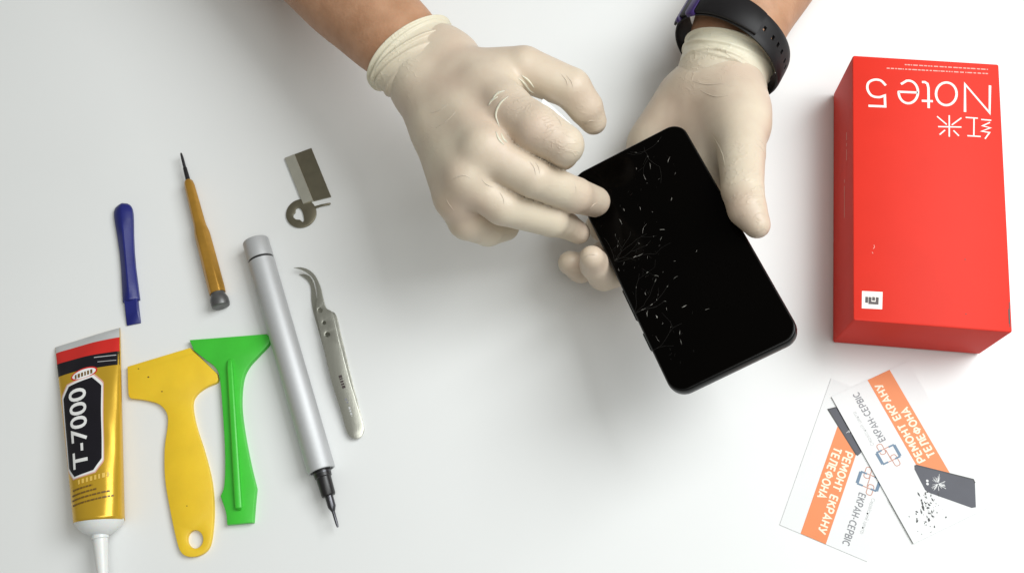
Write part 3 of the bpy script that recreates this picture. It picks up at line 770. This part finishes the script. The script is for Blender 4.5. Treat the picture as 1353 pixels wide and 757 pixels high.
def bandpiece(a0, a1, hw, r0, r1, n=10):
    rings = []
    for i in range(n+1):
        th = math.radians(a0+(a1-a0)*i/n); e = 1-.12*abs(2*i/n-1)**4
        rings.append([loopp(th, -hw*e, r0), loopp(th, -hw*e, r1-.6), loopp(th, -hw*e+.8, r1), loopp(th, hw*e-.8, r1), loopp(th, hw*e, r1-.6), loopp(th, hw*e, r0)])
    return loft(rings)
watch.part('keeper', *bandpiece(136, 147, 11.4, TH-.4, TH+2.2), 'purple', smooth=40)
watch.part('keeper', *bandpiece(159, 166, 11.4, TH-.4, TH+2.0), 'purple', smooth=40)
watch.part('strap_tail', *bandpiece(70, 178, 9.3, TH+.05, TH+1.7, 26), 'strap', smooth=40)
watch.part('watch_case', *bandpiece(238, 302, 13.0, -.6, 8.5, 14), 'strap', smooth=40)
watch.part('strap_pin', *lathe(loopp(math.radians(-22), -4, TH-.3), loopp(math.radians(-22), -4, TH+2), [(0, 1.0), (.9, 1.0), (1.1, .6)], 12), 'steel')

# ------------------------------------------------------------------ hand tools
# blue pry stick
def axis_loft(a, b, rows, prof):
    "rows (t 0..1, half width, height) along a->b on the table; prof(hw, h) -> section points (s, z)"
    a = np.array(a); b = np.array(b); a[2] = b[2] = 0; d, s, u = frame_of(b-a); L_ = np.linalg.norm(b-a)
    return loft([[a+d*(t*L_)+s*x+np.array([0, 0, z]) for x, z in prof(hw, h)] for t, hw, h in rows])
A, B = P(160, 267, 4), P(175, 427, 3)
ridge = lambda hw, h: [(-hw, .0), (-hw, h*.42), (-hw*.86, h*.58), (-hw*.10, h), (hw*.10, h), (hw*.86, h*.58), (hw, h*.42), (hw, 0)]
t = Thing('pry_stick', 'dark blue plastic pry stick with a wider rounded end', 'pry tool', (A+B)/2*[1, 1, 0])
rows = [(0, 1.4, 2.2), (.008, 3.0, 3.4), (.03, 4.8, 4.8), (.06, 5.6, 5.4), (.1, 5.8, 5.6), (.16, 5.6, 5.6), (.28, 4.9, 5.4), (.42, 4.4, 5.2), (.55, 4.35, 5.2), (.68, 4.7, 5.2), (.80, 5.0, 5.2), (.812, 5.1, 5.0), (.82, 4.9, 4.4)]
t.part('handle', *axis_loft(A, B, rows, ridge), 'blue', smooth=30)
flatp = lambda hw, h: [(-hw, 0), (-hw, h*.8), (-hw*.85, h), (hw*.85, h), (hw, h*.8), (hw, 0)]
t.part('blade', *axis_loft(A, B, [(.81, 4.0, 3.6), (.90, 4.0, 3.0), (.985, 4.2, 1.7), (1.0, 4.1, 1.2)], flatp), 'blue', smooth=30)

# precision screwdriver
A, B = P(249, 239, 5), P(288, 388, 5); L_ = np.linalg.norm(B-A); d = (B-A)/L_
A[2] = B[2] = 5.6
t = Thing('precision_screwdriver', 'thin precision screwdriver with brass handle and grey swivel cap', 'screwdriver', (A+B)/2*[1, 1, 0])
def handle_ring(tt, r, sq_):
    dd, s, u = frame_of(d); return [A+d*tt+(s*math.cos(th)+u*math.sin(th))*r*(1-sq_*abs(math.sin(3*th))*.10) for th in np.linspace(0, 2*math.pi, 48, endpoint=False)]
hp = [(0, 1.9, 0), (1.2, 2.7, .3), (4, 3.2, 1), (L_*.22, 3.5, 1), (L_*.38, 3.7, 1), (L_*.42, 3.9, .6), (L_*.47, 4.6, .5), (L_*.50, 4.8, 1), (L_*.75, 5.0, 1), (L_*.96, 5.1, 1), (L_, 4.9, .3)]
t.part('handle', *loft([handle_ring(*q) for q in hp]), 'brass', smooth=40)
t.part('shaft', *lathe(A-d*9, A+d*1, [(0, 1.25), (9.5, 1.5)], 16), 'black')
t.part('bit', *lathe(A-d*20, A, [(0, .35), (1, .7), (4, .9), (11.5, 1.0)], 16), 'gunmetal')
t.part('swivel_cap', *lathe(B, B+d*5, [(-.3, 4.3), (1.2, 4.3), (2.2, 4.8), (4.2, 5.5), (7.2, 5.55), (8.6, 5.2), (9.0, 4.2), (8.9, 2.0), (8.6, .4)], 40), 'greycap', smooth=40)

# steel plate with spine
pl = px2w([(376, 208), (411, 195), (437, 259), (401, 268)], 2.0)[:, :2]
t = Thing('steel_plate', 'small dull steel plate with paler folded spine along one edge', 'metal plate', (*pl.mean(0), 0))
t.part('plate', *prism(pl, .0, 1.3, .15), 'steeldark', smooth=30)
sp = px2w([(375.5, 208.5), (389, 203.5), (413.5, 264.5), (400, 269)], 2.6)[:, :2]
def spine_top(x, y):
    e = sp[1]-sp[0]; return -1.0*max(0, 1-np.dot(np.array([x, y])-sp[0], e)/np.dot(e, e)*2.2)*.6
t.part('spine', *prism(sp, 0.02, 2.6, .35, top=spine_top), 'steellight', smooth=30)
# sim pin
c = P(398, 282, 1.2); hx = np.linalg.norm(P(418, 282, 1)-P(398, 282, 1))
t = Thing('sim_eject_pin', 'round steel ejector pin with cut-out disc beside the steel plate', 'ejector pin', c*[1, 1, 0])
cut = px2w(spline([(390, 281), (391, 276), (395, 274.5), (398, 277), (400, 281), (402, 290), (400.5, 293.5), (398, 292), (396, 290.5), (391, 290), (387.5, 286.5), (388, 283)], True, 3), 1.2)[:, :2]
disc = np.array([(c[0]+hx*math.cos(a), c[1]+hx*math.sin(a)) for a in np.linspace(0, 2*math.pi, 40, endpoint=False)])
t.part('disc', *prism(disc, .3, 1.5, .15, holes=[cut[::-1]]), 'steeldark', smooth=30)
t.part('pin', *tube([P(415, 274.5, 1), P(425, 271.5, 1), P(435, 269.5, 1), P(437, 269, 1)], [.75, .72, .66, .4], 10), 'steeldark')

# silver electric screwdriver
RP = 7.9
A, B = P(337.5, 318, RP), P(425, 622, RP); A[2] = B[2] = RP; L_ = np.linalg.norm(B-A); d = (B-A)/L_
t = Thing('electric_screwdriver', 'silver pen-shaped electric screwdriver with black nose and bit', 'screwdriver', (A+B)/2*[1, 1, 0])
gv = np.linalg.norm(P(344.5, 344, RP)-A)
t.part('end_cap', *lathe(A, B, [(0.0, 1.0), (0, RP-1.0), (.25, RP-.35), (.9, RP), (gv-.8, RP), (gv-.6, RP-.25)], 64), 'alu', smooth=30)
t.part('seam_ring', *lathe(A, B, [(gv-1.0, RP-.5), (gv+.8, RP-.5)], 48), 'black')
t.part('barrel', *lathe(A, B, [(gv+.6, RP-.3), (gv+.8, RP), (L_-.9, RP), (L_-.2, RP-.3), (L_, RP-.9), (L_-.1, RP-1.4), (L_-2, RP-1.6)], 64), 'alu', smooth=30)
t.part('nose', *lathe(A, B, [(L_-1.9, RP-1.7), (L_-.5, RP-1.8), (L_-.4, 5.0), (L_+3.6, 4.9), (L_+4.0, 4.3), (L_+14, 4.0), (L_+14.8, 3.6), (L_+15, 2.4)], 40), 'black', smooth=30)
t.part('nose_stripe', *lathe(A, B, [(L_+1, 5.04), (L_+1.6, 5.04)], 40, False), 'gunmetal')
t.part('bit', *lathe(A, B, [(L_+14.5, 2.4), (L_+21, 2.3), (L_+23.5, 1.2), (L_+24, .95), (L_+31, .8), (L_+33, .5)], 20), 'gunmetal', smooth=30)

# curved tweezers: two stacked arms joined at the blunt end
ttop = [(388.5, 354.5, 1), (398, 354), (408, 357), (417, 365), (424, 379), (428, 395), (431, 406), (434, 410), (441, 416), (448, 446), (456, 478), (463, 505), (472, 535), (479, 560), (480, 569), (477, 576), (470, 579), (463, 577), (458, 570),
        (452, 548), (444, 522), (437, 498), (430, 466), (424, 437), (419, 412), (420, 394), (418, 379), (414, 369), (406, 361), (397, 356.5)]
t = Thing('tweezers', 'curved-tip steel tweezers with three holes beside the silver screwdriver', 'tweezers', P(440, 460, 0))
e0, e1 = P(470, 578, 0)[:2], P(408, 360, 0)[:2]; eL = np.linalg.norm(e1-e0); ed = (e1-e0)/eL
def lift(x, y):
    s = np.dot(np.array([x, y])-e0, ed)/eL; return 3.6*math.sin(math.pi*min(max(s, 0), 1)*.80)**1.0
o1 = px2w(spline(ttop, True, 3), 4)[:, :2]
hl = [px2w(arc(cx, cy, r, r*.95, 0, 360, 14)[:-1], 4)[::-1, :2] for cx, cy, r in ((424.3, 411.5, 3.6), (429.5, 428, 2.6), (434, 443.5, 3.5))]
t.part('upper_arm', *prism(o1, 2.1, 3.2, .25, holes=hl, top=lambda x, y: 0), 'steel', smooth=30)
up = t.root.children[0]
for vtx in up.data.vertices:
    vtx.co.z += lift(vtx.co.x/MM+t.o[0], vtx.co.y/MM+t.o[1])*MM
tlow = [(395, 362.5, 1), (403, 362.5), (410, 366), (415, 376), (418, 392), (424, 406), (437, 411), (444.5, 417), (451.5, 446), (459.5, 478), (466, 505), (474, 535), (480, 560), (481, 569), (477, 576), (470, 579), (463, 577), (458, 570),
        (452, 548), (444, 522), (437, 498), (429, 466), (421, 437), (414, 412), (411.5, 396), (411, 382), (408, 373), (402, 367)]
o2 = px2w(spline(tlow, True, 3), 1)[:, :2]
t.part('lower_arm', *prism(o2, .02, 1.4, .25), 'steel', smooth=30)
t.part('rivet', *prism(px2w(arc(451, 497, 1.5, 1.5, 0, 360, 10)[:-1], 5)[:, :2], 3.2, 5.9, .1), 'gunmetal')
def mark(px0, py0, px1, py1, wd, nm, m):
    z_ = lambda p: 3.35+lift(p[0], p[1]); vf = []
    for pl_ in dashes(px0, py0, px1, py1, 1.6, 3.4, 1.2):
        q = px2w(pl_, 5.5)[:, :2]; vv, ff = ribbon2(q, wd); vf.append(([(a[0], a[1], z_(a)) for a in vv], ff))
    t.part(nm, *join(*vf), m, parent=up, smooth=0)
mark(449.5, 496, 455, 514, 1.9, 'maker_mark', 'dark_ink')
mark(456, 526, 459.5, 532, 1.2, 'model_mark', 'grey_ink')
mark(461, 537, 464.5, 549, 1.0, 'model_mark', 'lightgrey_ink')

# yellow scraper
yo = [(168, 484, 1), (251, 459, 1), (287, 494, 1), (287, 504), (272, 511), (259, 521), (254, 534), (258, 560), (270, 598), (279, 635), (282, 670), (280, 704), (275, 724), (263, 733.5), (248, 735), (238, 728), (232, 710),
      (224, 672), (217.5, 632), (217, 592), (221, 562), (220, 546), (210, 534), (192, 528.5), (172, 526, 1), (169, 519)]
yo2 = px2w(spline(yo, True, 4), 3)[:, :2]
t = Thing('plastic_scraper', 'yellow plastic scraper with a round hanging hole in its handle', 'scraper', (*yo2.mean(0), 0), 'plastic scrapers')
hl = px2w(arc(257.5, 712, 10.5, 12, 0, 360, 24)[:-1], 3)[::-1, :2]
b0, b1 = P(168, 484, 3)[:2], P(251, 459, 3)[:2]; bn = np.array([-(b1-b0)[1], (b1-b0)[0]]); bn /= np.linalg.norm(bn)
hdl = t.part('handle', *prism(yo2, 0, 3.0, .6, holes=[hl]), 'yellow', smooth=35)
bl = px2w([(169, 485), (251, 460.5), (257, 467), (171, 492.5)], 3.1)[:, :2]
t.part('blade_bevel', [(*bl[0], 2.55), (*bl[1], 2.55), (*bl[2], 3.06), (*bl[3], 3.06)], [(0, 1, 2, 3)], 'yellow', parent=hdl, smooth=0)
for (x, y, r) in ((196, 498, 1.3), (183, 487, 1.0), (214, 517, 1.1), (247, 668, .9)):
    cpx = px2w(arc(x, y, r, r*.8, 0, 360, 8)[:-1], 3)[:, :2]; t.part('speck', [(*q, 3.05) for q in cpx], [tuple(range(8))], 'tube_ink', parent=hdl, smooth=0)
# green scraper
go = [(250, 449, 1), (352, 441, 1), (356, 446), (355, 454), (340, 470), (327, 485), (320, 503), (318, 535), (322, 570), (330, 612), (338, 645, 1), (336, 665), (334, 690, 1), (300, 693, 1), (298, 676), (291, 655, 1),
      (296, 640), (297, 600), (294, 545), (290, 500), (284, 485), (270, 474), (256, 463, 1)]
go2 = px2w(spline(go, True, 4), 4.2)[:, :2]
t = Thing('plastic_scraper', 'bright green plastic scraper with a raised rib down its handle', 'scraper', (*go2.mean(0), 0), 'plastic scrapers')
t.part('handle', *prism(go2, 0.02, 4.2, .6), 'green', smooth=35)
A, B = P(304, 474, 4.5), P(316.5, 674, 4.5); A[2] = B[2] = 0
rib = lambda hw, h: [(-hw, 4.0), (-hw, h-.5), (-hw*.6, h), (hw*.6, h), (hw, h-.5), (hw, 4.0)]
t.part('rib', *axis_loft(A, B, [(0, .5, 4.6), (.015, 1.4, 6.0), (.06, 1.6, 7.0), (.9, 1.8, 7.4), (.985, 1.8, 7.2), (1, .9, 5.0)], rib), 'green', smooth=35)

# ------------------------------------------------------------------ glue tube
LT, LB, RT, RB = np.array((73, 459.)), np.array((99, 692.)), np.array((159, 433.)), np.array((163, 686.))
hth = lambda v: .7+10.3*min(1, max(0, v))**.55
def tsec(v):
    h = hth(v); l = P(*(LT+(LB-LT)*v), h); r = P(*(RT+(RB-RT)*v), h); return (l+r)/2, (r-l)/2, h
def TS(u, v, lift_=0.0):
    c, e, h = tsec(v); u = max(-.995, min(.995, u)); z = h*(1-abs(u)**2.3)**(1/2.1)
    cr_ = (.75*math.sin(v*13+u*3.5)*math.exp(-((v-.16)/.16)**2)+.35*math.sin(v*21-u*5+1)*math.exp(-((v-.5)/.35)**2))*(1-u*u)
    return c+e*u+np.array([0, 0, z+lift_+cr_])
t = Thing('glue_tube', 'gold and black glue tube with white nozzle and red crimped end', 'glue tube', P(122, 570, 0))
rings = []
vs = list(np.linspace(0, 1, 50))
for v in vs:
    c, e, h = tsec(v); ring = []
    for i in range(56):
        th = 2*math.pi*i/56; u = math.cos(th); s = math.sin(th)
        if s >= 0: p = TS(u, v)
        else: p = c+e*u+np.array([0, 0, -h*.98*min(1, abs(s)**.8)])
        ring.append(p)
    rings.append(ring)
body = t.part('tube_body', *loft(rings), 'gold', smooth=180)
def patch(nm, m, rowsf, nu=26, nv=14, lift_=.12, parent=body):
    "rowsf(k) -> (uL, uR, vL, vR)"
    V, Fc = [], []
    for k in range(nv+1):
        uL, uR, vL, vR = rowsf(k/nv)
        for i in range(nu+1):
            a = i/nu; V.append(TS(uL+(uR-uL)*a, vL+(vR-vL)*a, lift_))
    for k in range(nv):
        for i in range(nu):
            q = k*(nu+1)+i; Fc.append((q, q+1, q+nu+2, q+nu+1))
    return t.part(nm, V, Fc, m, parent=parent, smooth=180)
LR = .985
band = lambda a0, b0, a1, b1: (lambda s: (-LR, LR, a0+(a1-a0)*s, b0+(b1-b0)*s))
patch('crimp', 'tube_clear', band(.0, .0, .036, .05), nv=4)
patch('red_band', 'tube_red', band(.036, .05, .10, .123), nv=6)
patch('black_band', 'tube_black', band(.10, .123, .172, .195), nv=6)
patch('white_line', 'tube_clear', lambda s: (.25, .9, .128+.004*s, .140+.004*s), nv=2, lift_=.2)
patch('white_line', 'tube_clear', lambda s: (.35, .9, .156+.003*s, .168+.003*s), nv=2, lift_=.2)
def octo(g, gv):
    u0, u1, v0, v1, cu_, cv = -.83-g, .46+g, .252-gv, .755+gv, .30, .055
    def rf(s):
        v = v0+(v1-v0)*s; c = max(0, 1-(v-v0)/cv, 1-(v1-v)/cv)*cu_
        return (u0+c*.8, u1-c, v, v-.02)
    return rf
patch('label_rim', 'tube_pink', octo(.075, .016), nv=44, lift_=.14)
patch('label_border', 'tube_letter', octo(.05, .010), nv=44, lift_=.2)
lab = patch('label', 'tube_black', octo(.0, .0), nv=44, lift_=.27)
a_, b_ = text2('T-7000', .012, 2)
t.part('lettering', [TS(-.02-.60*p[1], .715-.44*p[0], .36+p[2]) for p in a_], b_, 'tube_letter', parent=body, smooth=0)
def oval(nm, m, ru, rv, lf):
    V = [TS(-.08+u*ru, .203+v*rv-.015*u*ru, lf) for u, v in [(0, 0)]+[(q*math.cos(k*math.pi/14), q*math.sin(k*math.pi/14)) for q in (.5, 1) for k in range(28)]]
    Fc = [(0, 1+k, 1+(k+1) % 28) for k in range(28)]+[(1+k, 29+k, 29+(k+1) % 28, 1+(k+1) % 28) for k in range(28)]
    return t.part(nm, V, Fc, m, parent=body, smooth=180)
oval('badge_rim', 'tube_red', .42, .030, .14); oval('badge', 'tube_letter', .37, .023, .2)
def tmarks(nm, m, u0, u1, v, hv, lo, hi, gap):
    vf = []; u = u0
    while u < u1:
        w_ = min(random.uniform(lo, hi), u1-u); V = []
        for i in range(4):
            for vv in (v-hv, v+hv): V.append(TS(u+w_*i/3, vv-.02*(u+w_*i/3), .3 if nm != 'badge_print' else .27))
        vf.append((V, [(0, 2, 3, 1), (2, 4, 5, 3), (4, 6, 7, 5)])); u += w_+gap
    t.part(nm, *join(*vf), m, parent=body, smooth=0)
tmarks('badge_print', 'tube_ink', -.36, .2, .204, .011, .05, .09, .035)
tmarks('fine_print', 'tube_ink', -.72, .10, .815, .0045, .05, .2, .03)
tmarks('fine_print', 'tube_ink', -.78, .25, .842, .0045, .05, .2, .03)
tmarks('fine_print', 'tube_ink', -.80, .72, .868, .0045, .05, .2, .03)
tmarks('fine_print', 'tube_ink', -.80, .82, .895, .0045, .05, .2, .03)
tmarks('pale_print', 'tube_pale', -.45, .70, .78, .012, .06, .10, .07)
# shoulder and nozzle
cE, eE, hE = tsec(1.0); ax0 = P(131, 690, 9)-P(122, 560, 9); ax0[2] = 0; ax0 /= np.linalg.norm(ax0)
rings = []
for k, (tt, q) in enumerate([(-.6, 1.0), (0, 1.003), (.8, .97), (3.2, .86), (5.6, .66), (7.2, .42), (7.8, .28)]):
    rings.append([np.array([0, 0, 0])+cE+ax0*tt+eE*(q*math.cos(th))+np.array([0, 0, hE*q*math.sin(th)*.99]) for th in np.linspace(0, 2*math.pi, 48, endpoint=False)])
t.part('shoulder', *loft(rings), 'tube_white', smooth=60)
nz = cE+ax0*7; nz[2] = hE
t.part('nozzle', *lathe(nz, nz+ax0*10, [(0, 4.6), (2.2, 4.6), (2.6, 4.0), (4, 4.1), (14, 3.5), (30, 2.4), (38, 2.0), (38.2, 1.2)], 28), 'tube_white', smooth=40)
# mole on the forearm
bva = BVHTree.FromPolygons([Vector(np.array(v.co)/MM+person.o) for v in fa1.data.vertices], [tuple(p.vertices) for p in fa1.data.polygons])
q = on_mesh(bva, 541, 9, .0)
if q is not None:
    V, Fc = lathe(q-np.array([0, 0, .25]), q+np.array([0, 0, .3]), [(0, 1.0), (.35, .8), (.5, .3)], 12); person.part('mole', V, Fc, 'mole', parent=fa1)
